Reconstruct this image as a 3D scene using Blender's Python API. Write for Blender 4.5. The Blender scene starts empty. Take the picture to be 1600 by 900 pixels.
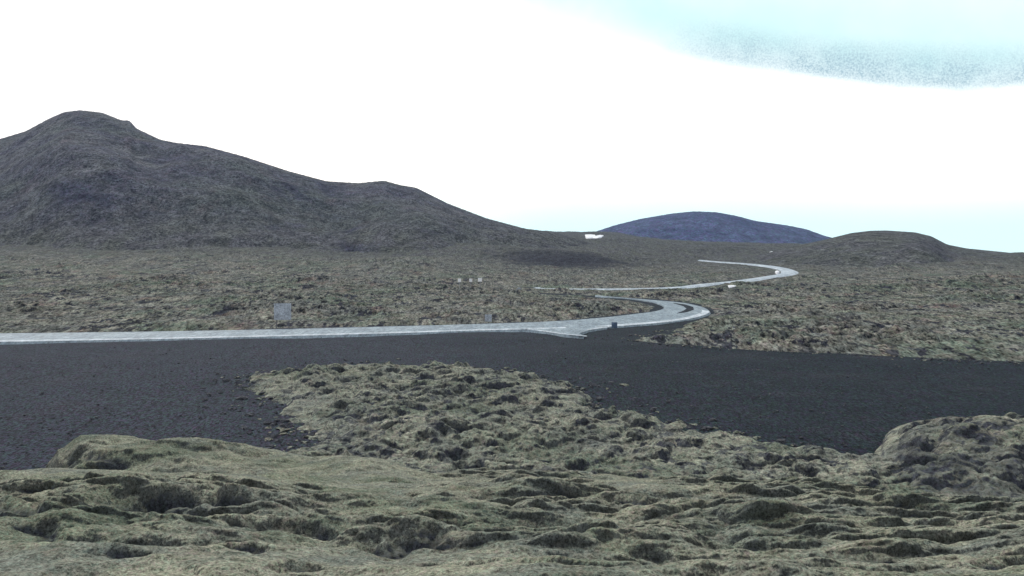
import bpy, math
import numpy as np
C = bpy.context.scene.collection
S = bpy.context.scene
R = math.radians
F = 1386.0          # focal length in photo pixels (1600 wide)
HZ = 400.0          # photo row of eye level
CAMZ = 12.0

# ---------------------------------------------------------------- camera
cd = bpy.data.cameras.new('camera'); cam = bpy.data.objects.new('camera', cd); C.objects.link(cam)
cam.location = (0, 0, CAMZ); cam.rotation_euler = (R(90), 0, 0)
cd.sensor_width = 36; cd.lens = 36 * F / 1600; cd.shift_y = -50 / 1600
cd.clip_start = 0.1; cd.clip_end = 30000
S.camera = cam

# ---------------------------------------------------------------- view
S.view_settings.view_transform = 'Standard'; S.view_settings.look = 'None'
S.view_settings.exposure = 0.22; S.view_settings.gamma = 1.0

# ---------------------------------------------------------------- node helper
def nodes_of(nt):
    nt.nodes.clear()
    def N(t, **kw):
        n = nt.nodes.new(t)
        for k, v in kw.items():
            if k.startswith('i_'):
                key = k[2:]; key = int(key) if key.isdigit() else key
                n.inputs[key].default_value = v
            else: setattr(n, k, v)
        return n
    def L(a, b): nt.links.new(a, b)
    def sock(x, inp):
        if isinstance(x, bpy.types.NodeSocket): L(x, inp)
        else: inp.default_value = x
    def M(op, a, b=0.0, c=0.0, clamp=False):
        n = N('ShaderNodeMath', operation=op, use_clamp=clamp)
        sock(a, n.inputs[0]); sock(b, n.inputs[1]); sock(c, n.inputs[2]); return n.outputs[0]
    def mix(f, a, b):
        n = N('ShaderNodeMix', data_type='RGBA'); sock(f, n.inputs[0])
        sock(a if isinstance(a, bpy.types.NodeSocket) else (*a, 1), n.inputs[6])
        sock(b if isinstance(b, bpy.types.NodeSocket) else (*b, 1), n.inputs[7]); return n.outputs[2]
    def rng(v, a, b, c=0.0, d=1.0, smooth=True):
        n = N('ShaderNodeMapRange', interpolation_type='SMOOTHSTEP' if smooth else 'LINEAR')
        sock(v, n.inputs[0])
        for i, q in enumerate((a, b, c, d)): n.inputs[i + 1].default_value = q
        return n.outputs[0]
    def noise(vec, scale, detail=4, rough=0.5, dist=0.0):
        n = N('ShaderNodeTexNoise'); L(vec, n.inputs['Vector'])
        n.inputs['Scale'].default_value = scale; n.inputs['Detail'].default_value = detail
        n.inputs['Roughness'].default_value = rough; n.inputs['Distortion'].default_value = dist
        return n
    return N, L, M, mix, rng, noise

# ---------------------------------------------------------------- sky
SUN_EL, SUN_AZ = R(40), R(-30)      # azimuth from +Y, negative = left of view
w = bpy.data.worlds.new('World'); S.world = w; w.use_nodes = True
N, L, M, mix, rng, noise = nodes_of(w.node_tree)
sky = N('ShaderNodeTexSky', sky_type='NISHITA', sun_disc=False)
sky.sun_elevation = SUN_EL; sky.sun_rotation = SUN_AZ; sky.altitude = 300; sky.dust_density = 2.5
tc = N('ShaderNodeTexCoord'); g = tc.outputs['Generated']
sx = N('ShaderNodeSeparateXYZ'); L(g, sx.inputs[0])
X, Y, Z = sx.outputs
ay = M('MAXIMUM', Y, 0.02)
az = M('DIVIDE', X, ay); el = M('DIVIDE', Z, ay)
soft = noise(g, 5.0, 5, 0.55)
lump = noise(g, 16.0, 6, 0.6)
fine = noise(g, 520.0, 2, 1.0)
sm = M('SUBTRACT', soft.outputs[0], 0.5)
# lower edge of the thin blue-green gap: falls from left to right
edge = M('ADD', M('MULTIPLY', az, -0.30), 0.277)
curve = M('MULTIPLY', M('POWER', M('MAXIMUM', M('SUBTRACT', az, 0.10), 0.0), 2.0), 0.36)
edge = M('ADD', edge, curve)
dd = M('SUBTRACT', M('ADD', el, M('MULTIPLY', sm, 0.035)), edge)
gap = M('MULTIPLY', rng(dd, -0.028, 0.045), rng(az, -0.25, 0.10))
gap = M('MULTIPLY', gap, rng(soft.outputs[0], 0.25, 0.62, 0.65, 1.0))
gap = M('MULTIPLY', gap, rng(dd, 0.05, 0.13, 1.0, 0.72))
lowc = M('MULTIPLY', rng(M('ADD', el, M('MULTIPLY', sm, 0.03)), 0.03, 0.115, 0.95, 0.0), rng(az, -0.25, 0.05))
band = M('MULTIPLY', M('MULTIPLY', rng(dd, 0.0, 0.012), rng(dd, 0.022, 0.065, 1.0, 0.0)), rng(az, 0.12, 0.30))
bandn = M('MULTIPLY', band, rng(fine.outputs[0], 0.36, 0.70, 0.35, 0.95))
bandn = M('MULTIPLY', bandn, rng(lump.outputs[0], 0.32, 0.6, 0.5, 1.0))
K = 10.0
cloud = mix(gap, (1.12*K, 1.12*K, 1.12*K), (0.63*K, 0.90*K, 0.91*K))
cloud = mix(rng(el, 0.02, 0.22, 1.0, 0.0), cloud, (1.62*K, 1.52*K, 1.36*K))
cloud = mix(lowc, cloud, (0.83*K, 1.17*K, 1.15*K))
cloud = mix(rng(el, 0.45, 0.9), cloud, (0.72*K, 0.74*K, 0.78*K))
cloud = mix(bandn, cloud, (0.27*K, 0.44*K, 0.53*K))
up = rng(Z, 0.30, 0.8)
thin = M('MULTIPLY', up, rng(soft.outputs[0], 0.48, 0.62))
bgc = mix(M('MULTIPLY', thin, 0.8), cloud, sky.outputs[0])
bg = N('ShaderNodeBackground'); L(bgc, bg.inputs[0]); bg.inputs[1].default_value = 0.1
L(bg.outputs[0], N('ShaderNodeOutputWorld').inputs[0])

# ---------------------------------------------------------------- sun (overcast)
sd = bpy.data.lights.new('sun', 'SUN'); sd.energy = 1.5; sd.angle = R(11); sd.color = (1, 0.98, 0.95)
so = bpy.data.objects.new('sun', sd); C.objects.link(so)
so.rotation_euler = (R(90) - SUN_EL, 0, math.pi - SUN_AZ); so.location = (0, 0, 300)

# ================================================================ numpy noise
rs = np.random.RandomState(7)
_P = rs.permutation(4096).astype(np.int64)
_A = rs.rand(4096) * 2 * np.pi
_GX, _GY = np.cos(_A), np.sin(_A)
def _h(i, j): return _P[(_P[i & 4095] + j) & 4095]
def perlin(x, y):
    xi = np.floor(x).astype(np.int64); yi = np.floor(y).astype(np.int64)
    xf = x - xi; yf = y - yi
    u = xf*xf*xf*(xf*(xf*6-15)+10); v = yf*yf*yf*(yf*(yf*6-15)+10)
    def gr(a, b):
        h = _h(xi + a, yi + b); return _GX[h]*(xf-a) + _GY[h]*(yf-b)
    return ((gr(0,0)*(1-u)+gr(1,0)*u)*(1-v) + (gr(0,1)*(1-u)+gr(1,1)*u)*v) * 1.5
def fbm(x, y, o=4, g=0.5, l=2.03):
    s = 0; a = 1; n = 0
    for k in range(o):
        s = s + a*perlin(x + 17.3*k, y - 9.1*k); n += a; a *= g; x = x*l; y = y*l
    return s/n
def billow(x, y, o=3, g=0.45, l=2.1):       # 0 at creases, 1 on rounded tops
    s = 0; a = 1; n = 0
    for k in range(o):
        s = s + a*np.minimum(1, np.sqrt(np.abs(perlin(x + 31.7*k, y + 5.3*k))*1.6 + 1e-5)); n += a; a *= g; x = x*l; y = y*l
    return s/n
def cells(x, y, jit=0.9):                   # F1, F2 of a cellular pattern
    xi = np.floor(x).astype(np.int64); yi = np.floor(y).astype(np.int64)
    f1 = np.full(x.shape, 9.0); f2 = np.full(x.shape, 9.0)
    for a in (-1, 0, 1):
        for b in (-1, 0, 1):
            h = _h(xi + a, yi + b)
            px = xi + a + 0.5 + jit*0.5*_GX[h]; py = yi + b + 0.5 + jit*0.5*_GY[h]
            d = np.hypot(px - x, py - y)
            f2 = np.minimum(f2, np.maximum(f1, d)); f1 = np.minimum(f1, d)
    return f1, f2
def scales(x, y, wx_=0.62, front=1.7, back=0.75):  # overlapping cushions: steep towards the viewer, long gentle backs
    xi = np.floor(x).astype(np.int64); yi = np.floor(y).astype(np.int64)
    best = np.full(x.shape, -1.0); fr = np.zeros(x.shape)
    for a in (-2, -1, 0, 1, 2):
        for b in (-1, 0, 1, 2) if False else (-2, -1, 0, 1, 2):
            h = _h(xi + a, yi + b); k2 = _h(xi + a + 91, yi + b + 37)/4096.0
            dx = x - (xi + a + 0.5 + 0.42*_GX[h]); dy = y - (yi + b + 0.5 + 0.42*_GY[h])
            dy = dy + 0.35*dx*_GX[h]
            m = np.where(dy < 0, front, back)
            q = (dx*wx_)**2 + (dy*m)**2
            v = (1 - q*(0.8+0.7*k2))*(0.45 + 0.55*k2)
            t = v > best; best = np.where(t, v, best); fr = np.where(t, np.clip(-dy*front, 0, 1)*np.clip(q*1.6, 0, 1), fr)
    return np.clip(best, -0.4, 1), fr
def ss(a, b, x):
    t = np.clip((x - a)/(b - a), 0, 1); return t*t*(3 - 2*t)
def pyof(z, d): return HZ - F*(z - CAMZ)/d
def zof(py, d): return CAMZ + d*(HZ - py)/F
def xof(px, d): return d*(px - 800)/F
def pt(px, py, z=0.0):
    d = (CAMZ - z)*F/(py - HZ); return (xof(px, d), d)

def sdf(poly, x, y):                        # signed distance, positive inside
    best = np.full(x.shape, 1e9); ins = np.zeros(x.shape, bool)
    n = len(poly)
    for i in range(n):
        ax, ay = poly[i]; bx, by = poly[(i+1) % n]
        ex, ey = bx-ax, by-ay; t = np.clip(((x-ax)*ex + (y-ay)*ey)/(ex*ex+ey*ey+1e-9), 0, 1)
        best = np.minimum(best, np.hypot(x-ax-t*ex, y-ay-t*ey))
        c = ((ay > y) != (by > y)) & (x < (bx-ax)*(y-ay)/((by-ay) + 1e-12) + ax)
        ins ^= c
    return np.where(ins, best, -best)

# ================================================================ mesh helpers
def grid_mesh(name, X, Y, Z, mat, attrs=None, keep=None):
    r, c = X.shape
    co = np.empty((r*c, 3), np.float32); co[:, 0] = X.ravel(); co[:, 1] = Y.ravel(); co[:, 2] = Z.ravel()
    i = np.arange(r*c).reshape(r, c)
    q = np.stack([i[:-1, :-1], i[:-1, 1:], i[1:, 1:], i[1:, :-1]], -1).reshape(-1, 4)
    if keep is not None:
        kf = (keep[:-1, :-1] | keep[:-1, 1:] | keep[1:, 1:] | keep[1:, :-1]).ravel(); q = q[kf]
        used = np.zeros(r*c, bool); used[q.ravel()] = True
        remap = np.cumsum(used) - 1; q = remap[q]; co = co[used]
    else: used = None
    me = bpy.data.meshes.new(name)
    me.vertices.add(len(co)); me.vertices.foreach_set('co', co.ravel())
    me.loops.add(q.size); me.loops.foreach_set('vertex_index', q.ravel().astype(np.int32))
    me.polygons.add(len(q)); me.polygons.foreach_set('loop_start', np.arange(0, q.size, 4, dtype=np.int32))
    me.update(calc_edges=True)
    me.polygons.foreach_set('use_smooth', np.ones(len(q), bool))
    for k, v in (attrs or {}).items():
        a = me.attributes.new(k, 'FLOAT', 'POINT'); v = v.ravel()
        if used is not None: v = v[used]
        a.data.foreach_set('value', v.astype(np.float32))
    me.materials.append(mat)
    o = bpy.data.objects.new(name, me); C.objects.link(o); return o
def poly_mesh(name, V, Fc, mat, smooth=False):
    me = bpy.data.meshes.new(name); me.from_pydata([tuple(v) for v in V], [], Fc); me.update()
    if smooth: me.polygons.foreach_set('use_smooth', [True]*len(me.polygons))
    if mat: me.materials.append(mat)
    o = bpy.data.objects.new(name, me); C.objects.link(o); return o
def tag(o, label=None, cat=None, group=None, kind=None):
    for k, v in (('label', label), ('category', cat), ('group', group), ('kind', kind)):
        if v: o[k] = v
    return o

# ================================================================ materials
def mat_base(name):
    m = bpy.data.materials.new(name); m.use_nodes = True
    return m, nodes_of(m.node_tree)
def finish(N, L, col, rough=0.95, bump=None, spec=0.2):
    b = N('ShaderNodeBsdfPrincipled'); L(col, b.inputs['Base Color'])
    b.inputs['Roughness'].default_value = rough; b.inputs['Specular IOR Level'].default_value = spec
    if bump is not None: L(bump, b.inputs['Normal'])
    L(b.outputs[0], N('ShaderNodeOutputMaterial').inputs[0])

def moss_material(name, pale, mid, green, rust, rock_shade, sc, grain, bumpd, fs, fy, pit=None, steep=(0.45, 0.90), patch=0.5, low=None, foot=None):
    m, (N, L, M, mix, rng, noise) = mat_base(name)
    P = N('ShaderNodeNewGeometry').outputs['Position']
    def scaled(v, s_):
        n = N('ShaderNodeVectorMath', operation='MULTIPLY'); L(v, n.inputs[0]); n.inputs[1].default_value = s_; return n.outputs[0]
    n2 = N('ShaderNodeVectorMath', operation='ADD'); L(P, n2.inputs[0]); n2.inputs[1].default_value = (37, 11, 5)
    PF = scaled(P, (1, fy, 1)); QF = scaled(n2.outputs[0], (1, fy, 1))
    big = noise(P, 0.5*sc, 5, 0.65); med = noise(P, 2.4*sc, 6, 0.7)
    hue = noise(n2.outputs[0], 0.28*sc, 5, 0.65); hue2 = noise(QF, 1.1*sc, 5, 0.7)
    gr = noise(PF, fs, 2, 1.0); gr2 = noise(PF, fs*0.22, 3, 0.8); chr_ = noise(QF, fs*0.7, 2, 1.0)
    c = mix(rng(big.outputs[0], 0.38, 0.62), mid, pale)
    c = mix(M('MULTIPLY', rng(hue.outputs[0], 0.46, 0.66), 0.7), c, green)
    c = mix(M('MULTIPLY', rng(hue2.outputs[0], 0.52, 0.68), patch), c, rust)
    if low:                                  # the moss thins to grey grit farther up the valley
        sy = N('ShaderNodeSeparateXYZ'); L(P, sy.inputs[0])
        far_ = rng(M('ADD', sy.outputs[1], M('MULTIPLY', M('SUBTRACT', big.outputs[0], 0.5), 200)), *low)
        c = mix(M('MULTIPLY', far_, 0.9), c, mix(rng(hue2.outputs[0], 0.4, 0.6), (0.080, 0.081, 0.086), (0.082, 0.089, 0.077)))
    else: far_ = 0.0
    if foot:                                 # greener moss round the foot of the hill
        sz_ = N('ShaderNodeSeparateXYZ'); L(P, sz_.inputs[0])
        fo = rng(M('ADD', sz_.outputs[2], M('MULTIPLY', M('SUBTRACT', hue.outputs[0], 0.5), 60)), foot[0], foot[1], 0.9, 0.0)
        c = mix(fo, c, mix(rng(hue2.outputs[0], 0.4, 0.6), (0.080, 0.081, 0.086), (0.082, 0.089, 0.077)))
    at = N('ShaderNodeAttribute', attribute_name='rock_shade')
    nz = N('ShaderNodeSeparateXYZ'); L(N('ShaderNodeNewGeometry').outputs['Normal'], nz.inputs[0])
    mn = M('SUBTRACT', med.outputs[0], 0.5); gn = M('SUBTRACT', gr.outputs[0], 0.5)
    nzz = M('ADD', nz.outputs[2], M('ADD', M('MULTIPLY', mn, 0.9), M('MULTIPLY', gn, 0.7)))
    st = rng(nzz, steep[0], steep[1], 1.0, 0.0)
    rk = M('ADD', M('MULTIPLY', st, 0.75), rng(M('ADD', at.outputs['Fac'], M('ADD', M('MULTIPLY', mn, 1.2), M('MULTIPLY', gn, 0.8))), 0.25, 1.0), clamp=True)  # lava colour also paints shade onto steep and camera-facing faces
    if pit:                                  # small bare lava openings between the hummocks
        pn = noise(scaled(P, (pit[0], pit[1], pit[0])), 1.0, 3, 0.75)
        pm = noise(n2.outputs[0], pit[0]*0.09, 3, 0.6)
        rk = M('ADD', rk, M('MULTIPLY', rng(pn.outputs[0], 0.52, 0.58), M('MULTIPLY', rng(pm.outputs[0], 0.36, 0.56, 0.35, pit[2]), M('SUBTRACT', 1.0, M('MULTIPLY', far_, 0.8)))), clamp=True)
    c = mix(rk, c, rock_shade)
    hs = N('ShaderNodeHueSaturation'); L(c, hs.inputs['Color'])
    v = M('MULTIPLY', rng(gr.outputs[0], 0.34, 0.66, 1.0 - grain, 1.0 + grain, False), rng(gr2.outputs[0], 0.34, 0.66, 1.0 - grain*0.55, 1.0 + grain*0.55, False))
    L(v, hs.inputs['Value'])
    L(rng(chr_.outputs[0], 0.34, 0.66, 0.42, 0.58, False), hs.inputs['Hue'])
    bp = N('ShaderNodeBump'); bp.inputs['Strength'].default_value = 1.0; bp.inputs['Distance'].default_value = bumpd
    L(M('ADD', M('MULTIPLY', gr2.outputs[0], 0.6), med.outputs[0]), bp.inputs['Height'])
    finish(N, L, hs.outputs[0], 1.0, bp.outputs[0], 0.05)
    return m

m_moss = moss_material('woolly_moss', (0.262, 0.262, 0.188), (0.165, 0.178, 0.146), (0.112, 0.135, 0.090), (0.195, 0.170, 0.122), (0.044, 0.049, 0.055), 1.0, 0.6, 0.05, 16.0, 0.9)
m_midm = moss_material('hummock_moss', (0.245, 0.25, 0.188), (0.170, 0.180, 0.150), (0.125, 0.150, 0.105), (0.195, 0.160, 0.130), (0.048, 0.052, 0.060), 0.45, 0.55, 0.08, 5.0, 0.7, pit=(0.9, 0.55, 0.8))
m_farm = moss_material('far_moss', (0.188, 0.186, 0.148), (0.128, 0.134, 0.120), (0.100, 0.132, 0.092), (0.165, 0.12, 0.10), (0.032, 0.034, 0.042), 0.16, 0.75, 0.15, 1.5, 0.3, pit=(0.55, 0.13, 1.0), patch=0.6, low=(320, 560))
m_hill = moss_material('hill_moss', (0.096, 0.100, 0.104), (0.070, 0.072, 0.092), (0.070, 0.084, 0.074), (0.090, 0.070, 0.082), (0.044, 0.046, 0.070), 0.035, 0.8, 0.25, 0.6, 0.6, steep=(0.30, 0.85), foot=(14, 60))
m_blue = moss_material('distant_hill_hazed', (0.066, 0.082, 0.150), (0.048, 0.060, 0.125), (0.055, 0.075, 0.115), (0.060, 0.055, 0.115), (0.040, 0.046, 0.09), 0.012, 0.7, 1.0, 0.15, 0.5, steep=(0.2, 0.7))  # blue of the haze is painted into these hill colours

def gravel_material():
    m, (N, L, M, mix, rng, noise) = mat_base('black_gravel')
    P = N('ShaderNodeNewGeometry').outputs['Position']
    def scaled(v, s_):
        n = N('ShaderNodeVectorMath', operation='MULTIPLY'); L(v, n.inputs[0]); n.inputs[1].default_value = s_; return n.outputs[0]
    PF = scaled(P, (1, 0.35, 1)); QF = scaled(P, (1.1, 0.38, 1.3))
    big = noise(P, 0.03, 5, 0.6); med = noise(PF, 0.6, 4, 0.7); gr = noise(PF, 5.5, 2, 1.0); hu = noise(QF, 2.6, 2, 1.0); hu0 = noise(P, 0.12, 3, 0.6)
    sp = N('ShaderNodeSeparateXYZ'); L(P, sp.inputs[0])
    # lighter grit towards the left, darker cinder towards the right
    side = rng(M('ADD', sp.outputs[0], M('MULTIPLY', M('SUBTRACT', big.outputs[0], 0.5), 60)), -25, 22)
    c = mix(side, (0.024, 0.030, 0.042), (0.0105, 0.0170, 0.0235))
    c = mix(M('MULTIPLY', rng(hu0.outputs[0], 0.5, 0.7), 0.4), c, (0.031, 0.030, 0.042))
    hs = N('ShaderNodeHueSaturation'); L(c, hs.inputs['Color'])
    L(M('MULTIPLY', rng(gr.outputs[0], 0.38, 0.62, 0.05, 2.05, False), rng(med.outputs[0], 0.3, 0.7, 0.8, 1.2, False)), hs.inputs['Value'])
    L(rng(hu.outputs[0], 0.36, 0.64, 0.36, 0.64, False), hs.inputs['Hue'])
    bp = N('ShaderNodeBump'); bp.inputs['Strength'].default_value = 0.6; bp.inputs['Distance'].default_value = 0.02
    L(gr.outputs[0], bp.inputs['Height'])
    finish(N, L, hs.outputs[0], 0.95, bp.outputs[0], 0.1)
    return m
m_grav = gravel_material()
def simple_material(name, col, col2, scale, rough=0.8, grain=0.25, bumpd=0.01):
    m, (N, L, M, mix, rng, noise) = mat_base(name)
    P = N('ShaderNodeNewGeometry').outputs['Position']
    sv = N('ShaderNodeVectorMath', operation='MULTIPLY'); L(P, sv.inputs[0]); sv.inputs[1].default_value = (1, 0.25, 1)
    a = noise(sv.outputs[0], scale, 5, 0.8); b = noise(sv.outputs[0], scale*5, 3, 1.0)
    c = mix(rng(a.outputs[0], 0.35, 0.65), col, col2)
    hs = N('ShaderNodeHueSaturation'); L(c, hs.inputs['Color'])
    L(rng(b.outputs[0], 0.36, 0.64, 1-grain, 1+grain, False), hs.inputs['Value'])
    bp = N('ShaderNodeBump'); bp.inputs['Distance'].default_value = bumpd; L(b.outputs[0], bp.inputs['Height'])
    finish(N, L, hs.outputs[0], rough, bp.outputs[0], 0.4)
    return m
m_road = simple_material('worn_road_surface', (0.15, 0.20, 0.235), (0.235, 0.295, 0.325), 0.35, 0.7, 0.45)
m_edge = simple_material('pale_road_edge', (0.34, 0.40, 0.43), (0.56, 0.61, 0.64), 0.35, 0.8, 0.35)
m_snow = simple_material('old_snow', (0.86, 0.88, 0.90), (0.92, 0.93, 0.94), 0.3, 0.7, 0.04)
m_paint = simple_material('white_marker_paint', (0.85, 0.86, 0.86), (0.9, 0.9, 0.9), 3, 0.5, 0.05)
m_post = simple_material('grey_post_metal', (0.25, 0.26, 0.27), (0.32, 0.33, 0.34), 6, 0.5, 0.1)
m_stone = simple_material('pale_lichen_stone', (0.13, 0.15, 0.165), (0.26, 0.29, 0.33), 0.7, 0.9, 0.6, 0.05)

# ================================================================ large terrain
# height table beyond the plain: stations by direction, each a list of (distance, photo row)
TAB = {
 -900: [(130,0), (200,478), (300,438), (380,414), (450,396), (600,378), (800,352), (1500,340), (3000,380)],
    0: [(135,0), (200,480), (300,440), (380,416), (450,398), (600,378), (800,352), (1500,345), (3000,380)],
  400: [(140,0), (200,481), (300,443), (380,419), (450,402), (600,382), (800,358), (1500,350), (3000,380)],
  700: [(200,0), (300,450), (400,427), (500,408), (700,388), (900,374), (1200,368), (1500,362), (3000,385)],
  840: [(322,0), (400,434), (480,418), (560,401), (640,392), (800,386), (1300,360), (1700,366), (3000,385)],
  920: [(325,0), (400,433), (480,416), (560,397), (640,390), (800,386), (1300,362), (1700,368), (3000,385)],
 1000: [(325,0), (400,433), (500,412), (580,398), (650,390), (800,384), (1300,373), (1700,378), (3000,388)],
 1100: [(330,0), (430,429), (560,407), (700,396), (900,386), (1300,380), (1700,384), (3000,390)],
 1235: [(250,0), (330,448), (430,426), (560,407), (700,397), (900,388), (1300,384), (1700,388), (3000,392)],
 1350: [(150,0), (250,461), (350,445), (430,428), (560,408), (700,398), (900,390), (1300,388), (3000,394)],
 1470: [(130,0), (180,487), (250,457), (350,430), (430,414), (560,404), (700,397), (900,396), (3000,398)],
 1600: [(115,0), (180,484), (250,456), (400,425), (600,406), (800,400), (1500,403), (3000,400)],
 2400: [(115,0), (180,484), (250,456), (400,425), (600,406), (800,400), (1500,403), (3000,400)],
}
_st = sorted(TAB); _ld = np.linspace(math.log(10), math.log(9000), 500)
_T = []
for s in _st:
    pts = TAB[s]; dd_ = [10] + [p[0] for p in pts] + [9000]
    zz = [0] + [0 if p[1] == 0 else zof(p[1], p[0]) for p in pts]; zz.append(zz[-1])
    zz[0] = 0
    row = np.interp(_ld, np.log(dd_), zz)
    k = np.exp(-0.5*(np.arange(-14, 15)/6.0)**2); k /= k.sum()
    row = np.convolve(np.pad(row, 14, mode='edge'), k, 'valid'); _T.append(row)
_T = np.array(_T)
_pg = np.linspace(_st[0], _st[-1], 661)
_TG = np.array([np.interp(_pg, _st, _T[:, j]) for j in range(len(_ld))])       # (ld, px)
k = np.exp(-0.5*(np.arange(-20, 21)/8.0)**2); k /= k.sum()
_TG = np.array([np.convolve(np.pad(r_, 20, mode='edge'), k, 'valid') for r_ in _TG])
def ground_z(x, y):
    y_ = np.maximum(y, 11.0); px = 800 + F*x/y_
    a = np.clip((np.log(y_) - _ld[0])/(_ld[1]-_ld[0]), 0, len(_ld)-1.001); b = np.clip((px-_pg[0])/(_pg[1]-_pg[0]), 0, len(_pg)-1.001)
    i = a.astype(int); j = b.astype(int); u = a-i; v = b-j
    return (_TG[i, j]*(1-u)*(1-v) + _TG[i+1, j]*u*(1-v) + _TG[i, j+1]*(1-u)*v + _TG[i+1, j+1]*u*v)

def wgrid(px0, px1, nx, d):                 # fan-shaped grid, finer near the camera
    PX, D = np.meshgrid(np.linspace(px0, px1, nx), d); return PX, D, xof(PX, D)

# ---- roads: centre lines and outlines on the plain (world metres)
def ray_ground(px, py):                     # where the sight line meets the big ground
    d = np.geomspace(20, 3000, 6000); z = ground_z(xof(np.full_like(d, px), d), d)
    k = np.argmax(pyof(z, d) <= py); d = d[k]; return (xof(px, d), d)
def smooth_line(P, n=8):
    P = [np.array(p, float) for p in P]; out = []
    for i in range(len(P)-1):
        p0 = P[max(i-1, 0)]; p1 = P[i]; p2 = P[i+1]; p3 = P[min(i+2, len(P)-1)]
        for t in np.linspace(0, 1, n, endpoint=False):
            out.append(0.5*((2*p1) + (-p0+p2)*t + (2*p0-5*p1+4*p2-p3)*t*t + (-p0+3*p1-3*p2+p3)*t**3))
    out.append(P[-1]); return np.array(out)
G0 = lambda px, py: pt(px, py, 0.0)
# near road: far edge and near edge read from the place, then a ribbon between them
far_e = [G0(-700, 530), G0(-200, 526), G0(0, 523.5), G0(200, 521), G0(400, 517.5), G0(600, 512.5), G0(750, 508), G0(850, 504.5), G0(930, 499), G0(985, 493), G0(1025, 487.5), G0(1038, 482), G0(1030, 476), G0(1005, 470.5), G0(970, 466), G0(930, 462.2)]
near_e = [G0(-700, 541), G0(-200, 539), G0(0, 537), G0(200, 533.5), G0(400, 529), G0(600, 523.5), G0(750, 518.5), G0(850, 516), G0(930, 513.5), G0(1000, 509), G0(1062, 502.5), G0(1100, 494), G0(1108, 487), G0(1088, 478.5), G0(1045, 472), G0(930, 463.8)]
far_e = smooth_line(far_e, 10); near_e = smooth_line(near_e, 10)
def ribbon(name, A, B, mat, z=None, thick=0.5, skirt=0.8, lift=0.22):
    V = []; Fc = []
    for a, b in zip(A, B):
        a = np.array(a); b = np.array(b)
        za = float(ground_z(np.array([a[0]]), np.array([a[1]]))[0]); zb = float(ground_z(np.array([b[0]]), np.array([b[1]]))[0])
        zz = max(za, zb) + lift
        n_ = (b-a)/max(np.linalg.norm(b-a), 1e-6)*skirt
        V += [(*(a-n_), za-0.3), (*a, zz), (*b, zz), (*(b+n_), zb-0.3)]
    n = len(A)
    for i in range(n-1):
        for j in range(3): Fc.append((4*i+j, 4*i+j+1, 4*i+4+j+1, 4*i+4+j))
    return poly_mesh(name, V, Fc, mat)
road1 = ribbon('road', far_e, near_e, m_road); tag(road1, kind='structure')
# pale verge strip along the near edge (a sheet just above the surface)
def strip_on(name, A, B, i0, i1, f0, f1, lift):
    V = []; Fc = []
    for a, b in list(zip(A, B))[i0:i1]:
        a = np.array(a); b = np.array(b)
        z_ = max(float(ground_z(np.array([q[0]]), np.array([q[1]]))[0]) for q in (a, b)) + lift
        V += [(*(a + (b-a)*f0), z_), (*(a + (b-a)*f1), z_)]
    for i in range(len(V)//2-1): Fc.append((2*i, 2*i+1, 2*i+3, 2*i+2))
    return poly_mesh(name, V, Fc, m_edge)
tag(strip_on('road_edge_line', far_e, near_e, 0, 75, 0.84, 0.995, 0.226), kind='structure')
tag(strip_on('road_edge_line', far_e, near_e, 80, 120, 0.86, 0.995, 0.226), kind='structure')
# turn-off: a widening in front of the road with a pale spur
apron = [G0(800, 515), G0(850, 516), G0(900, 514), G0(950, 511.5), G0(948, 514), G0(920, 518), G0(905, 523), G0(912, 527.5), G0(880, 524.5), G0(850, 520)]
V = [(x, y, 0.228) for x, y in apron] + [(x, y-0.4, -0.2) for x, y in apron]; n = len(apron)
tag(poly_mesh('road_turnoff', V, [tuple(range(n))] + [(i, (i+1) % n, n+(i+1) % n, n+i) for i in range(n)], m_road), kind='structure')
spur = smooth_line([G0(825, 516), G0(850, 519), G0(880, 523.5), G0(918, 527.5)], 6)
V = []; 
for x, y in spur: V += [(x, y+0.45, 0.234), (x-0.2, y-0.75, 0.234)]
tag(poly_mesh('road_edge_line', V, [(2*i, 2*i+1, 2*i+3, 2*i+2) for i in range(len(spur)-1)], m_edge), kind='structure')
V = []; br = smooth_line([G0(918, 517.5), G0(935, 514.5), G0(952, 512.8)], 5)
for x, y in br: V += [(x, y+0.6, 0.234), (x, y-0.6, 0.234)]
tag(poly_mesh('road_edge_line', V, [(2*i, 2*i+1, 2*i+3, 2*i+2) for i in range(len(br)-1)], m_edge), kind='structure')

isl = [G0(1052, 475.0), G0(1070, 477.5), G0(1083, 481.5), G0(1084, 485.5), G0(1074, 489.0), G0(1058, 491.5), G0(1068, 487.5), G0(1073, 484.0), G0(1068, 480.0)]
n = len(isl); V = [(x, y, 0.30) for x, y in isl] + [(x, y, 0.2) for x, y in isl]
tag(poly_mesh('gravel_island', V, [tuple(range(n))] + [(i, (i+1) % n, n+(i+1) % n, n+i) for i in range(n)], m_grav), kind='structure')

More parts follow.
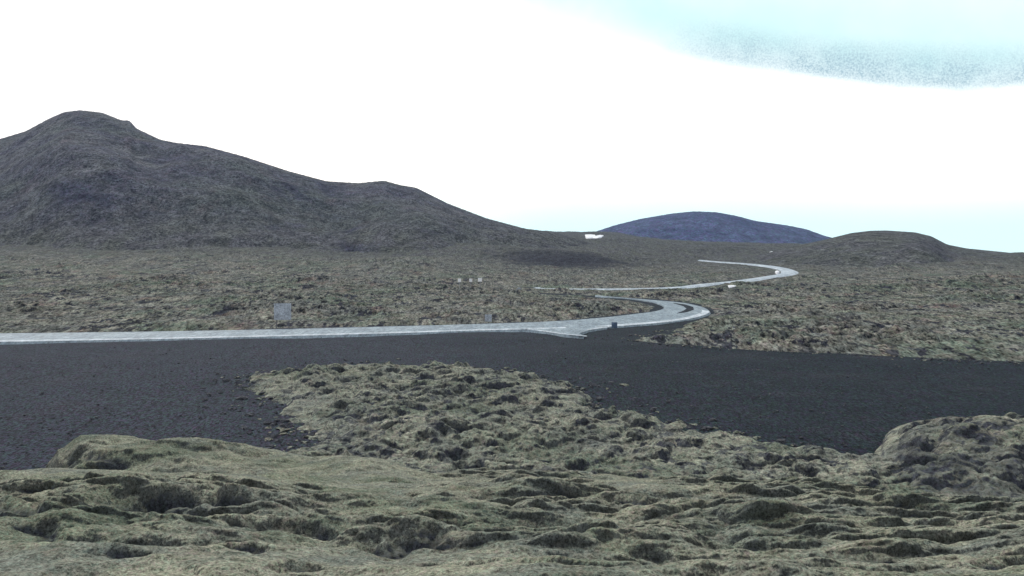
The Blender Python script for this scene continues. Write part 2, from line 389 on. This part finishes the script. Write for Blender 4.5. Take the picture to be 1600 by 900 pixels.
# far road: centre line, climbing the valley
far_c = [(840, 450.5), (850, 452), (920, 452.7), (1000, 452), (1060, 450), (1100, 445.5), (1150, 440.5), (1200, 433.5), (1225, 429), (1234, 425.5), (1226, 420.5), (1200, 416), (1165, 412.5), (1130, 410), (1094, 407)]
far_w = [1.6, 2.4, 3.4, 3.8, 5.0, 5.4, 5.4, 5.6, 5.8, 6.0, 4.6, 3.6, 3.0, 2.6, 2.0]
cl = smooth_line([ray_ground(*p) for p in far_c], 7)
ww = 0.72*np.interp(np.linspace(0, len(far_w)-1, len(cl)), range(len(far_w)), far_w)
tn = np.gradient(cl, axis=0); tn /= np.linalg.norm(tn, axis=1)[:, None]
nn = np.stack([-tn[:, 1], tn[:, 0]], 1)
RA, RB = cl + nn*ww[:, None]*0.5, cl - nn*ww[:, None]*0.5
m_road2 = simple_material('pale_gravel_road', (0.33, 0.39, 0.43), (0.50, 0.56, 0.59), 0.2, 0.8, 0.3)
road2 = ribbon('road', RA, RB, m_road2, skirt=2.2, lift=0.35, thick=0); tag(road2, kind='structure')
def near_far_road(x, y):                    # metres to the far road's centre line
    d = np.full(x.shape, 1e9)
    c_ = cl[::4]
    for i in range(len(c_)-1):
        ex, ey = c_[i+1]-c_[i]; t = np.clip(((x-c_[i, 0])*ex+(y-c_[i, 1])*ey)/(ex*ex+ey*ey+1e-9), 0, 1)
        d = np.minimum(d, np.hypot(x-c_[i, 0]-t*ex, y-c_[i, 1]-t*ey))
    return d

# ---- the plain of black gravel, out to the horizon
PX, D, XX = wgrid(-1500, 3100, 700, np.concatenate([[-400, -100, 1], np.geomspace(14, 9000, 500)]))
XX[:3] = np.linspace(-3000, 3000, 700)[None, :]*np.array([1, 1, 1])[:, None]
for k_ in range(3, 60): XX[k_] = XX[k_]*(1) 
ZZ = ground_z(XX, D) + fbm(XX*0.06, D*0.06, 4)*0.25*ss(40, 70, D)*ss(0, 6, np.abs(D-150)) * (D < 400)
ZZ = np.where(D < 14, -0.2, ZZ) - 0.05 - 5*ss(345, 420, D)
inr = np.maximum(0, sdf([tuple(p) for p in far_e] + [tuple(p) for p in near_e[::-1]], XX, D) + 3)
ZZ = np.where(inr > 0, np.minimum(ZZ, 0.05), ZZ)
tag(grid_mesh('ground', XX, D, ZZ, m_grav), kind='structure')

# ---- moss-covered lava fields beyond the road
d_far = np.concatenate([np.linspace(92, 330, 720), np.geomspace(330.6, 3200, 380)])
PX, D, XX = wgrid(-500, 2100, 1500, d_far)
roadpoly = [tuple(p) for p in far_e] + [tuple(p) for p in near_e[::-1]]
left_poly = [G0(-900, 528), G0(-200, 524.5), G0(0, 521.5), G0(200, 519), G0(400, 515.5), G0(600, 510.5), G0(750, 506), G0(850, 502), G0(930, 497), G0(985, 491), G0(1015, 486), G0(1028, 481), G0(1015, 474.5), G0(970, 469), G0(920, 465), G0(840, 459.5), G0(760, 459), (-60, 330), (-60, 1200), (-4000, 3000), (-4000, 130)]
right_poly = [G0(980, 532), G0(1040, 538), G0(1100, 541), G0(1200, 548), G0(1400, 558), G0(1600, 567), G0(2400, 575), (4000, 100), (6000, 6000), (-3000, 6000), (-60, 330), G0(900, 460), G0(1045, 468.5), G0(1096, 476), G0(1114, 487), G0(1100, 496), G0(1066, 508)]
wx = XX + fbm(XX*0.12, D*0.12, 3)*5.0; wy = D + fbm(XX*0.12+50, D*0.12, 3)*5.0
sA = np.maximum(sdf(left_poly, wx*0.35+XX*0.65, wy*0.35+D*0.65), sdf(right_poly, wx*0.4+XX*0.6, wy*0.4+D*0.6))
sr = near_far_road(XX, D)
hum, frF = scales(XX/2.4 + fbm(XX*0.2, D*0.2, 2)*0.5, D/4.2)
big = fbm(XX*0.05, D*0.04, 4)
bil = billow(XX*0.22, D*0.16, 3)
amp = 0.30 + 0.9*ss(-0.1, 0.45, fbm(XX*0.03+9, D*0.03, 3))
fade = 1 - 0.55*ss(300, 700, D)
H = (1.3*hum*amp + 1.0*(bil-0.45)*amp + 0.9*big + 0.35*fbm(XX*0.9, D*0.6, 2))*fade
H = H + ss(-1, 5, sA)*0.45 - 0.30
lowr = ss(4.0, 14, sr)
H = H*(0.15+0.85*lowr)*ss(0.0, 8, sA+1.5) - 1.2*(1-ss(-2.5, 1.5, sA)) - 0.5*(1-ss(2.0, 7.0, sr))
ZZ = ground_z(XX, D) + H + (D > 300)*fbm(XX*0.008, D*0.008, 4)*9*ss(300, 600, D)*lowr*np.clip((sr-5)/60, 0, 1)
rock_shadeA = np.clip(0.62 - 1.15*bil + 0.5*ss(0.15, 0.7, frF) + 0.5*fbm(XX*0.5, D*0.35, 3), 0, 1)*fade  # bare lava plus shade painted on hummock fronts and in creases
ZZ = ZZ + 6.5*np.exp(-((PX-890)/85)**2 - ((D-535)/45)**2)
rock_shadeA = rock_shadeA + 1.15*np.exp(-((PX-885)/120)**2 - ((D-490)/60)**2) + 0.35*np.exp(-((PX-1140)/90)**2 - ((D-760)/90)**2) + 0.35*np.exp(-((PX-1500)/60)**2 - ((D-440)/40)**2)
ZZ = ZZ + 5.0*np.exp(-((PX-745)/75)**2 - ((D-560)/70)**2) + 3.0*np.exp(-((PX-640)/70)**2 - ((D-430)/40)**2)
ZZ = ZZ + 2.2*np.exp(-((PX-1400)/55)**2 - ((D-430-(PX-1400)*0.9)/28)**2)
tag(grid_mesh('lava_field', XX, D - 0.35*np.clip(H, 0, 2), ZZ, m_farm, {'rock_shade': rock_shadeA}, keep=(sA > -3)), kind='stuff',
    label='grey green moss covered hummocks of the lava field beyond the road', cat='moss')

# ---- hills
def hill(name, sky_pts, d0, dr, d1, mat, nx, nd, namp, spurs=(), exps=1.25, px0=-900, px1=2400, zb=-20, blobs=(), seed=0.0, mid=0.0):
    PX, D, XX = wgrid(px0, px1, nx, np.concatenate([np.linspace(d0, dr, nd), np.linspace(dr, d1, nd//3)[1:]]))
    sp = np.array(sky_pts, float); row = np.interp(PX[0], sp[:, 0], sp[:, 1])
    kk = np.exp(-0.5*(np.arange(-9, 10)/1.6)**2); kk /= kk.sum()
    row = np.convolve(np.pad(row, 9, mode='edge'), kk, 'valid')
    drr = dr
    t = np.clip((D-d0)/(drr-d0), 0, 1); t2 = np.clip((D-drr)/(d1-drr), 0, 1)
    prof = np.sin(np.pi/2*t)**exps*(1-t2**1.5)
    big = fbm((XX+seed)/(dr*0.20), (D+seed)/(dr*0.20), 5, 0.55)
    rough = fbm(XX/(dr*0.03), D/(dr*0.05), 5, 0.6)
    zr = zof(row, drr)[None, :]
    Z = zb + (zr - zb)*prof
    add = big*namp*np.sin(np.pi*np.clip(t, 0, 1))**0.8 + rough*namp*0.08
    for (sx_, sy_, sd_, rx_, rd_, h_) in spurs:
        add = add + h_*np.exp(-((PX-sx_)/rx_)**2 - ((D-sd_)/rd_)**2)
    Zb = Z + add
    for _ in range(4):                       # bring the real crest to the surveyed skyline
        got = pyof(Zb, D).min(axis=0)
        sc_ = (zof(row, drr) - zb)/np.maximum(zof(got, drr) - zb, 5)
        sc_ = np.convolve(np.pad(np.clip(sc_, 0.6, 1.5), 3, mode='edge'), np.ones(7)/7, 'valid')
        Zb = zb + (Zb-zb)*sc_[None, :]
    rk = np.clip(0.18 + 0.9*fbm(XX/(dr*0.05)+3, D/(dr*0.05), 5, 0.6), 0, 1)
    PY = pyof(Zb, D)
    for (sx_, sy_, rx_, ry_, v_) in blobs: rk = rk + v_*np.exp(-((PX-sx_)/rx_)**2 - ((PY-sy_)/ry_)**2)
    return tag(grid_mesh(name, XX, D, Zb, mat, {'rock_shade': rk}), kind='structure')
left_sky = [(-900, 330), (-500, 262), (-200, 232), (0, 217), (40, 205), (75, 186), (100, 175), (125, 172), (160, 176), (180, 184), (190, 188), (203, 188), (212, 200), (250, 218), (275, 223), (320, 228), (380, 244), (450, 267), (510, 283), (560, 286), (580, 284), (600, 282), (625, 289), (650, 293), (700, 318), (760, 341), (820, 357), (860, 362), (920, 378), (1000, 400), (1200, 430), (2400, 460)]
hill('hill', left_sky, 380, 900, 1500, m_hill, 1200, 380, 20, exps=1.75, zb=-14, spurs=[(110, 0, 640, 70, 60, 14), (520, 0, 620, 90, 70, -9), (330, 0, 700, 120, 90, 10), (690, 0, 600, 60, 60, 5)], blobs=[(130, 300, 120, 22, 0.35), (480, 300, 90, 30, 0.25), (590, 392, 80, 18, 0.35), (100, 265, 60, 8, -0.3), (200, 386, 320, 12, -0.35), (60, 225, 40, 20, -0.15)], px0=-700, px1=1300)
right_sky = [(-900, 460), (1050, 440), (1180, 400), (1230, 387), (1290, 374), (1330, 364), (1360, 360.5), (1385, 360), (1430, 363), (1455, 369), (1480, 382), (1510, 388), (1560, 393), (1600, 397), (1700, 400), (2000, 402), (2400, 404)]
hill('hill', right_sky, 330, 680, 1100, m_hill, 900, 330, 6, exps=1.6, zb=-8, spurs=[(1440, 0, 470, 45, 60, 6), (1560, 0, 430, 40, 50, -4)], px0=1050, px1=2300, seed=77.0)
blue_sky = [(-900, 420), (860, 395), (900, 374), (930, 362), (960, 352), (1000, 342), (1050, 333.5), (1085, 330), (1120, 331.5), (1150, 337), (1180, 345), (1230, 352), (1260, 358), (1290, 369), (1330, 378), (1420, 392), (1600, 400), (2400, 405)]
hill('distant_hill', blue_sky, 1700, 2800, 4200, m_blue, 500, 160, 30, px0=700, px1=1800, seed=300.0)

# ================================================================ near moss
def col(tab, PX, i): a = np.array(tab, float); return np.interp(PX, a[:, 0], a[:, i])
A_crest = [(-900, 27, 742), (0, 27, 738), (60, 27, 731), (110, 27, 729), (300, 26, 742), (500, 30, 745), (640, 36, 741), (740, 38, 737), (900, 38, 738), (1060, 38, 748), (1200, 38, 757), (1300, 38, 760), (1400, 34, 775), (1600, 34, 780), (2400, 34, 780)]
B_crest = [(-900, 40, 900), (40, 40, 800), (75, 38, 728), (95, 38, 700), (130, 37, 685), (160, 37, 682), (300, 36, 690), (400, 36, 702), (480, 35, 712), (560, 34, 718), (640, 33, 735), (700, 32, 765), (760, 31, 830), (2400, 30, 900)]
def zone(PX, D, tab, d_foot, fall=0.45, blend=0.5):
    dc = col(tab, PX, 1); pc = col(tab, PX, 2); zc = zof(pc, dc)
    zf = zof(900, 12.0)
    # near part: straight fall of sight rows from bottom edge up to crest
    t = np.clip((D-12.0)/(dc-12.0), -0.8, 1)
    z = zf + (zc-zf)*t
    z = z + 0.5*np.sin(np.pi*np.clip(t, 0, 1))**2*0.6
    over = np.maximum(0, D-dc)
    return z - fall*over**1.25*0.55
def near_base(PX, D):
    a = zone(PX, D, A_crest, 20)
    dc = col(B_crest, PX, 1); zc = zof(col(B_crest, PX, 2), dc)
    s = (D-dc); b = zc - np.where(s > 0, 0.10*s**2, 0.009*s**2)
    b = np.where(s < -17, -5, b)
    kx = 6.0
    return np.log(np.exp(kx*np.clip(a, -6, 12)) + np.exp(kx*np.clip(b, -6, 12)))/kx
def ray_near(px, py):
    d = np.linspace(7, 60, 2500); z = near_base(np.full_like(d, px), d)
    k = np.argmax(pyof(z, d) <= py); return (float(xof(px, d[k])), float(d[k]))

dn = np.concatenate([np.linspace(4, 9.5, 30), np.geomspace(9.6, 60, 900)])
PX, D, XX = wgrid(-700, 2300, 1650, dn)
Zb = near_base(PX, D)
wx = XX + 0.9*fbm(XX*0.35, D*0.35, 3); wy = D + 0.7*fbm(XX*0.35+40, D*0.35, 3)
# steps facing the camera where lava shows, with crevice shade painted in: (x0, y0, x1, y1, width m, depth m)
STEPS = [(150, 762, 395, 770, 1.3, 1.0), (215, 778, 330, 790, 0.8, 0.9), (395, 790, 575, 812, 1.2, 0.9), (555, 838, 715, 828, 0.9, 0.8),
 (-20, 780, 100, 795, 0.8, 0.6), (40, 815, 135, 835, 0.5, 0.5), (655, 760, 740, 785, 1.0, 0.7), (735, 768, 860, 765, 0.9, 0.5), (850, 762, 1080, 778, 0.9, 0.6),
 (960, 795, 1160, 830, 0.7, 0.6), (780, 820, 885, 832, 0.6, 0.7), (1180, 815, 1260, 830, 0.6, 0.5), (600, 725, 760, 728, 1.2, 0.8), (760, 733, 700, 727, 1.0, 0.6),
 (245, 728, 290, 731, 0.5, 0.3), (120, 705, 220, 722, 1.0, 0.6), (520, 705, 560, 720, 0.8, 0.4), (1240, 752, 1320, 758, 0.9, 0.5), (1390, 800, 1570, 835, 1.6, 0.7),
 (1340, 785, 1480, 792, 0.9, 0.5), (1000, 845, 1120, 856, 0.4, 0.4), (330, 842, 420, 850, 0.4, 0.4), (180, 855, 215, 868, 0.3, 0.35), (1130, 835, 1150, 850, 0.4, 0.35),
 (880, 742, 1020, 746, 0.9, 0.4), (440, 868, 520, 872, 0.3, 0.35), (700, 868, 800, 876, 0.3, 0.3), (1300, 850, 1420, 862, 0.4, 0.35), (1480, 872, 1600, 868, 0.4, 0.3)]
cut = np.zeros_like(D); rock_shadeN = np.zeros_like(D)
for (x0, y0, x1, y1, wd, dp) in STEPS:
    a = np.array(ray_near(x0, y0)); b = np.array(ray_near(x1, y1)); e = b-a; Ls = np.linalg.norm(e)+1e-6; e = e/Ls
    if abs(e[1]) > 0.75: print('steep step', x0, y0, a, b); continue
    nrm = np.array([e[1], -e[0]]); 
    if nrm[1] > 0: nrm = -nrm
    s = (wx-a[0])*e[0] + (wy-a[1])*e[1]; t = (wx-a[0])*nrm[0] + (wy-a[1])*nrm[1]
    t = t + 0.6*wd*fbm(XX*0.9, D*0.9, 4, 0.6)
    tp = ss(-0.15*Ls, 0.22*Ls, s)*(1-ss(0.78*Ls, 1.15*Ls, s))
    v = ss(-0.15*wd, 0.50*wd, t)*np.exp(-np.maximum(t, 0)/(wd*0.95))
    cut = np.maximum(cut, dp*v*tp*0.85)
    rock_shadeN = np.maximum(rock_shadeN, 0.85*tp*ss(-0.1*wd, 0.35*wd, t)*(1-ss(0.45*wd, 1.3*wd, t)))
sc1, fr1 = scales(wx/3.1, wy/2.3)
sc2, fr2 = scales(wx/1.05 + 5, wy/0.9 + 9)
sc3, fr3 = scales((XX+0.1*fbm(XX*3, D*3, 2))/0.33, D/0.4 + 3)
ragged = ss(-0.30, 0.15, fbm(XX*0.13+4.0, D*0.13+2.0, 3))     # some swells smooth, others broken up
ragged = np.clip(ragged + ss(900, 1300, PX)*0.3 + 0.5*ss(1350, 1500, PX), 0, 1)
ragged = ragged*(1 - 0.85*np.exp(-((PX-520)/230)**2 - ((D-31)/7)**2))
ragged = ragged*(1 - 0.55*ss(29, 32, D)*ss(760, 650, PX))
ragged = ragged*(0.55 + 0.45*ss(13.5, 18, D))
H = 0.80*(sc1-0.62)*(0.22+0.78*ragged) + 0.58*(sc2-0.6)*(0.12+0.88*ragged) + 0.16*(sc3-0.6)*(0.25+0.75*ragged) + 0.35*fbm(XX*0.3, D*0.3, 3) + 0.10*fbm(XX*1.2, D*1.0, 4, 0.55)*(0.4+ragged) + 0.03*fbm(XX*6, D*4, 3, 0.6)
rock_shadeN = np.clip(rock_shadeN + ragged*(0.85*ss(0.10, 0.6, fr1) + 0.6*ss(0.15, 0.7, fr2)) - 0.08 + 0.42*np.exp(-((PX-1480)/150)**2 - ((D-27)/5)**2), 0, 1.1)  # cushion fronts darkened: lava and painted shade together
ZN = Zb + H - cut
lean = np.clip(H+0.2, 0, 1)*0.8 + 0.1*np.clip(cut, 0, 1)

# hummocky moss on the plain behind, and the knoll at the right
d_mid = np.geomspace(34, 112, 620)
def mid_heights(PX, D, XX):
    wx = XX + 1.3*fbm(XX*0.22, D*0.22, 4, 0.6); wy = D + 2.2*fbm(XX*0.22+30, D*0.16, 4, 0.6)
    P1 = [G0(385, 588), G0(470, 576), G0(560, 572), G0(700, 573), G0(800, 582), G0(880, 602), G0(935, 640), G0(1020, 655), G0(1130, 684), G0(1260, 708), G0(1400, 725), G0(1700, 735), (60, 30), (-40, 30), G0(330, 745), G0(440, 705), G0(505, 690), G0(470, 655), G0(430, 622)]
    s1 = sdf(P1, wx + 0.9*fbm(XX*0.9, D*0.7, 3), wy + 1.6*fbm(XX*0.9+8, D*0.7, 3))
    s1 = s1 + 3.0*fbm(XX*0.28+3, D*0.16, 3)*ss(12, 2, s1)
    hum, fa = scales(wx/1.5, wy/2.6); hs_, fb = scales(wx/0.6+7, wy/1.1)
    bil = billow(wx*0.30, wy*0.17, 3, 0.5)
    H = 1.1*(hum-0.25) + 0.25*(bil-0.45) + 0.42*(hs_-0.5) + 0.5*fbm(XX*0.08, D*0.08, 2) + 0.12*fbm(XX*2.2, D*1.1, 3)
    T1 = H*ss(0, 4.0, s1) + 0.25*ss(-0.3, 1.5, s1) - 1.0*(1-ss(-2.5, 0.4, s1))
    # knoll
    kx = col([(900, 0, 0), (1330, 0, 0), (1375, 0.3, 0), (1400, 1.0, 0), (1430, 1.9, 0), (1480, 2.35, 0), (1600, 2.5, 0), (1800, 2.7, 0), (2400, 2.7, 0)], PX, 1)
    kd = np.exp(-np.where(D > 52, ((D-52)/8.5)**2, ((D-52)/11.0)**2))
    K = kx*kd*0.98 + 0.0
    K = K - 0.55*(bil < 2)*(1-bil)*ss(0.3, 1.0, K)*1.2
    T2 = K + (H-0.3)*0.75*ss(0.1, 1.0, K) - 0.6*(1-ss(0.0, 0.4, K))
    ramp = np.maximum(T1, T2)
    rk = np.clip(0.45*ss(1250, 1450, PX) + 1.0*ss(0.10, 0.55, fa) + 0.5*ss(0.15, 0.7, fb) + 0.3*(1-ss(0.1, 0.4, hum)) + 0.5*fbm(XX*0.35, D*0.25, 3) + 0.15*ss(0.3, 1.2, K) - 0.1, 0, 1)  # lava tone that also paints shade on the hummock fronts
    return ramp, rk, H, s1
PX2, D2, XX2 = wgrid(-300, 2200, 1400, d_mid)
T, rk2, H2, s1 = mid_heights(PX2, D2, XX2)
tag(grid_mesh('moss_hummocks', XX2, D2 - 0.55*np.clip(H2, 0, 1.5), T + 0.0, m_midm, {'rock_shade': rk2}, keep=(T > -0.6)), kind='stuff',
    label='broken moss hummocks spreading over the black gravel plain', cat='moss')
tag(grid_mesh('moss_cushions', XX, D - lean, ZN, m_moss, {'rock_shade': rock_shadeN}, keep=(ZN > -1.5)), kind='stuff',
    label='thick pale moss cushions over lava in the foreground', cat='moss')

# ================================================================ small things
def lump(name, loc, size, mat, seed, flat=0.0, n=26):
    V = []; Fc = []; r = np.random.RandomState(seed); off = r.rand(3)*50
    for i in range(n+1):
        th = math.pi*i/n
        for j in range(2*n):
            ph = math.pi*j/n
            x, y, z = math.sin(th)*math.cos(ph), math.sin(th)*math.sin(ph), math.cos(th)
            q = float(fbm(np.array([x*1.6+off[0]+z]), np.array([y*1.6+off[1]-z]), 4, 0.6)[0])
            k = 1 + 0.42*q
            V.append((x*k*size[0], y*k*size[1], z*k*size[2]*(1-flat)))
    for i in range(n):
        for j in range(2*n):
            a = i*2*n+j; b = i*2*n+(j+1) % (2*n); Fc.append((a, b, b+2*n, a+2*n))
    o = poly_mesh(name, V, Fc, mat, True); o.location = loc; return o
def gz(x, y): return float(ground_z(np.array([x]), np.array([y]))[0])


# snow patches: thin draped sheets of old snow with ragged outlines
def snow(outline, label, lift, mat=None):
    P = np.array([ray_ground(*p) for p in outline]); c = P.mean(axis=0)
    P = np.concatenate([P, P[:1]]); 
    fine_ = [];
    for i in range(len(P)-1):
        for t in np.linspace(0, 1, 6, endpoint=False): fine_.append(P[i]*(1-t)+P[i+1]*t)
    P = np.array(fine_); n = len(P); V = [(*c, gz(*c)+lift)]; Fc = []
    for k_ in (0.25, 0.5, 0.75, 0.95, 1.0):
        for p in P:
            q = c + (p-c)*k_; V.append((q[0], q[1], gz(*q) + lift*(1 if k_ < 0.96 else 0.8)))
    for p in P: V.append((p[0], p[1], gz(*p) - 1.5))
    Fc = [(0, 1+i, 1+(i+1) % n) for i in range(n)]
    for k_ in range(5):
        for i in range(n): Fc.append((1+k_*n+i, 1+(k_+1)*n+i, 1+(k_+1)*n+(i+1) % n, 1+k_*n+(i+1) % n))
    o = poly_mesh('snow_patch', [(v[0]-c[0], v[1]-c[1], v[2]-gz(*c)) for v in V], Fc, m_snow, True)
    o.location = (c[0], c[1], gz(*c)); return tag(o, label, 'snow patch', 'old snow patches on the slopes')
snow([(914, 368), (922, 367.6), (929, 368.2), (931, 370), (934, 369.5), (938, 368.4), (943, 369), (940, 371.4), (936, 372.4), (933, 375), (929, 374.5), (926, 372.6), (920, 373.2), (916, 371.8)],
     'largest white snow patch, notched, on the saddle left of the bluish hill', 1.3)
snow([(1136, 449.4), (1141, 448.6), (1147, 448.9), (1151, 450), (1147, 451.6), (1140, 451.8)], 'small flat white snow patch just below the far road before its bend', 1.0)
snow([(1202, 397), (1206, 395.6), (1210, 396.4), (1207, 398.4)], 'tiny white snow patch above the far road near the right hill foot', 1.6)
snow([(1211, 427), (1214, 425.8), (1218, 426.6), (1215, 428.2)], 'tiny white snow patch inside the sharp bend of the far road', 1.0)

# marker boards on short posts by the hidden bend of the road
def box(name, sx, sy, sz, mat, parent, loc, bev=0.02):
    import bmesh
    bm = bmesh.new(); bmesh.ops.create_cube(bm, size=1)
    bmesh.ops.scale(bm, vec=(sx, sy, sz), verts=bm.verts)
    bmesh.ops.bevel(bm, geom=bm.edges[:], offset=bev, segments=2, affect='EDGES')
    me = bpy.data.meshes.new(name); bm.to_mesh(me); bm.free(); me.materials.append(mat)
    o = bpy.data.objects.new(name, me); C.objects.link(o); o.parent = parent; o.location = loc; return o
def marker(px, py, d, w_, h_, label):
    x = xof(px, d); zc = zof(py, d); zg = gz(x, d)
    e = bpy.data.objects.new('marker_board', None); C.objects.link(e); e.location = (x, d, zg)
    tag(e, label, 'road marker', 'white marker boards in the moss field')
    H_ = zc - zg
    box('post', 0.12, 0.10, H_ + h_/2 + 0.3, m_post, e, (0, 0.08, (H_+h_/2-0.3)/2))
    box('panel', w_, 0.05, h_, m_paint, e, (0, 0, H_))
marker(718, 438, 268, 0.95, 1.05, 'leftmost of the three small white marker boards standing in the moss field')
marker(735.5, 438, 272, 0.9, 1.0, 'middle of the three small white marker boards standing in the moss field')
marker(750, 437.2, 275, 1.25, 1.1, 'widest white marker board, rightmost of the three in the moss field')


# pale blue-grey signs along the near road
m_panel = simple_material('weathered_sign_face', (0.29, 0.32, 0.35), (0.48, 0.52, 0.56), 0.8, 0.7, 0.5, 0.004)
m_bluep = simple_material('dark_blue_sign_face', (0.06, 0.10, 0.16), (0.13, 0.18, 0.26), 0.8, 0.7, 0.4, 0.004)
m_leg = simple_material('dull_galvanised_post', (0.07, 0.08, 0.10), (0.12, 0.13, 0.15), 2, 0.6, 0.3)
def sign(px, py, d, w_px, h_px, label, legs=2, face=None):
    k_ = d/F; x = xof(px, d); zc = zof(py, d); zg = gz(x, d); w_ = w_px*k_; h_ = h_px*k_
    e = bpy.data.objects.new('roadside_sign', None); C.objects.link(e); e.location = (x, d, zg)
    tag(e, label, 'road sign', 'faded signs along the near road')
    H_ = zc - zg; top = H_ + h_/2 - 0.06
    for q in ((-0.36, 0.36) if legs == 2 else (0,)):
        box('post', 0.10, 0.10, top + 0.4, m_leg, e, (q*w_, 0.09, (top-0.4)/2))
    box('panel', w_, 0.05, h_, face or m_panel, e, (0, 0, H_))
    if legs == 2:
        for q in (-0.28, 0.28): box('crossbar', w_*0.96, 0.05, 0.07, m_leg, e, (0, 0.052, H_ + q*h_), 0.01)
sign(441.5, 487, 146, 27, 26, 'large square pale blue grey board on two posts behind the near road')
sign(763, 497, 158, 11, 11, 'small dull blue sign on one post at the far side of the near road', 1)
sign(960, 508, 146, 9, 9, 'small dark blue sign on one post in front of the road by the turn-off', 1, m_bluep)
def stone(px, py, d, w_px, h_px, label, seed):
    k_ = d/F; o = lump('boulder', (xof(px, d), d, gz(xof(px, d), d)+h_px*k_*0.3), (w_px*k_*0.5, w_px*k_*0.45, h_px*k_*0.50), m_stone, seed)
    return tag(o, label, 'boulder')
stone(811, 450, 285, 9, 9, 'pale grey boulder at the left end of the far road', 12)

# loose stones and moss tufts scattered over the gravel, thicker along the moss edges
def scatter(name, n, mat, smin, smax, seed, edge, label, cat, flat):
    r_ = np.random.RandomState(seed); nt_ = n*14
    px = r_.uniform(-250, 1850, nt_); d = np.exp(r_.uniform(math.log(42), math.log(150), nt_)); x = xof(px, d)
    Tm, _, _, sE = mid_heights(px[None, :], d[None, :], x[None, :]); Tm = Tm[0]
    sR = sdf(right_poly, x, d); sRoad = sdf(roadpoly, x, d)
    e_ = np.minimum(np.where(Tm < -0.2, np.maximum(0, -sE[0]), 99), np.abs(sR))
    p = np.exp(-e_/edge) if edge else np.full(nt_, 0.10)
    ok = (Tm < -0.05) & (sR < 0.5) & (sRoad < -1) & (d < 12*F/ (np.maximum(505, 530)-HZ)*1.12) & (r_.rand(nt_) < p)
    idx = np.nonzero(ok)[0][:n]
    ico = [(0,0,1)] + [(math.cos(a)*0.8, math.sin(a)*0.8, 0.55) for a in np.arange(6)*math.pi/3] + [(math.cos(a+0.5), math.sin(a+0.5), -0.2) for a in np.arange(6)*math.pi/3]
    ico = np.array(ico); fcs = [(0, 1+i, 1+(i+1) % 6) for i in range(6)] + [(1+i, 7+i, 7+(i+1) % 6, 1+(i+1) % 6) for i in range(6)]
    V = []; Fc = []
    for i in idx:
        s_ = smin + (smax-smin)*r_.rand()**2.5; k_ = ico*(1 + 0.3*r_.randn(13, 1))*np.array([s_*(0.8+0.6*r_.rand()), s_, s_*flat])
        a = r_.rand()*6.28; ca, sa = math.cos(a), math.sin(a); o_ = len(V)
        for q in k_: V.append((x[i] + q[0]*ca - q[1]*sa, d[i] + q[0]*sa + q[1]*ca, q[2] + 0.0))
        Fc += [tuple(o_+j for j in f) for f in fcs]
    print(name, len(idx))
    o = poly_mesh(name, V, Fc, mat, False); return tag(o, label, cat, kind='stuff')
m_cinder = simple_material('dark_cinder_stone', (0.030, 0.032, 0.038), (0.085, 0.088, 0.095), 2.0, 0.95, 0.4)
scatter('loose_stones', 2600, m_cinder, 0.04, 0.14, 5, 0, 'small dark cinder stones strewn over the black gravel', 'stones', 0.7)
scatter('edge_stones', 1500, m_cinder, 0.06, 0.30, 6, 1.6, 'dark lava stones fringing the moss patches', 'stones', 0.7)
scatter('moss_tufts', 1100, m_midm, 0.10, 0.38, 9, 1.1, 'small pale moss tufts thinning out onto the gravel', 'moss', 0.45)

# ================================================================ air
import bmesh
hb = bmesh.new(); bmesh.ops.create_cube(hb, size=1); me = bpy.data.meshes.new('haze'); hb.to_mesh(me); hb.free()
hz = bpy.data.objects.new('haze', me); C.objects.link(hz); hz.scale = (10500, 9000, 420); hz.location = (0, 200, 420/2-120)
hm = bpy.data.materials.new('air'); hm.use_nodes = True; nt = hm.node_tree; nt.nodes.clear()
vo = nt.nodes.new('ShaderNodeVolumePrincipled'); vo.inputs['Color'].default_value = (0.42, 0.60, 0.95, 1)
vo.inputs['Density'].default_value = 0.00006; vo.inputs['Anisotropy'].default_value = 0.2
ou = nt.nodes.new('ShaderNodeOutputMaterial'); nt.links.new(vo.outputs[0], ou.inputs['Volume'])
me.materials.append(hm); tag(hz, kind='stuff')
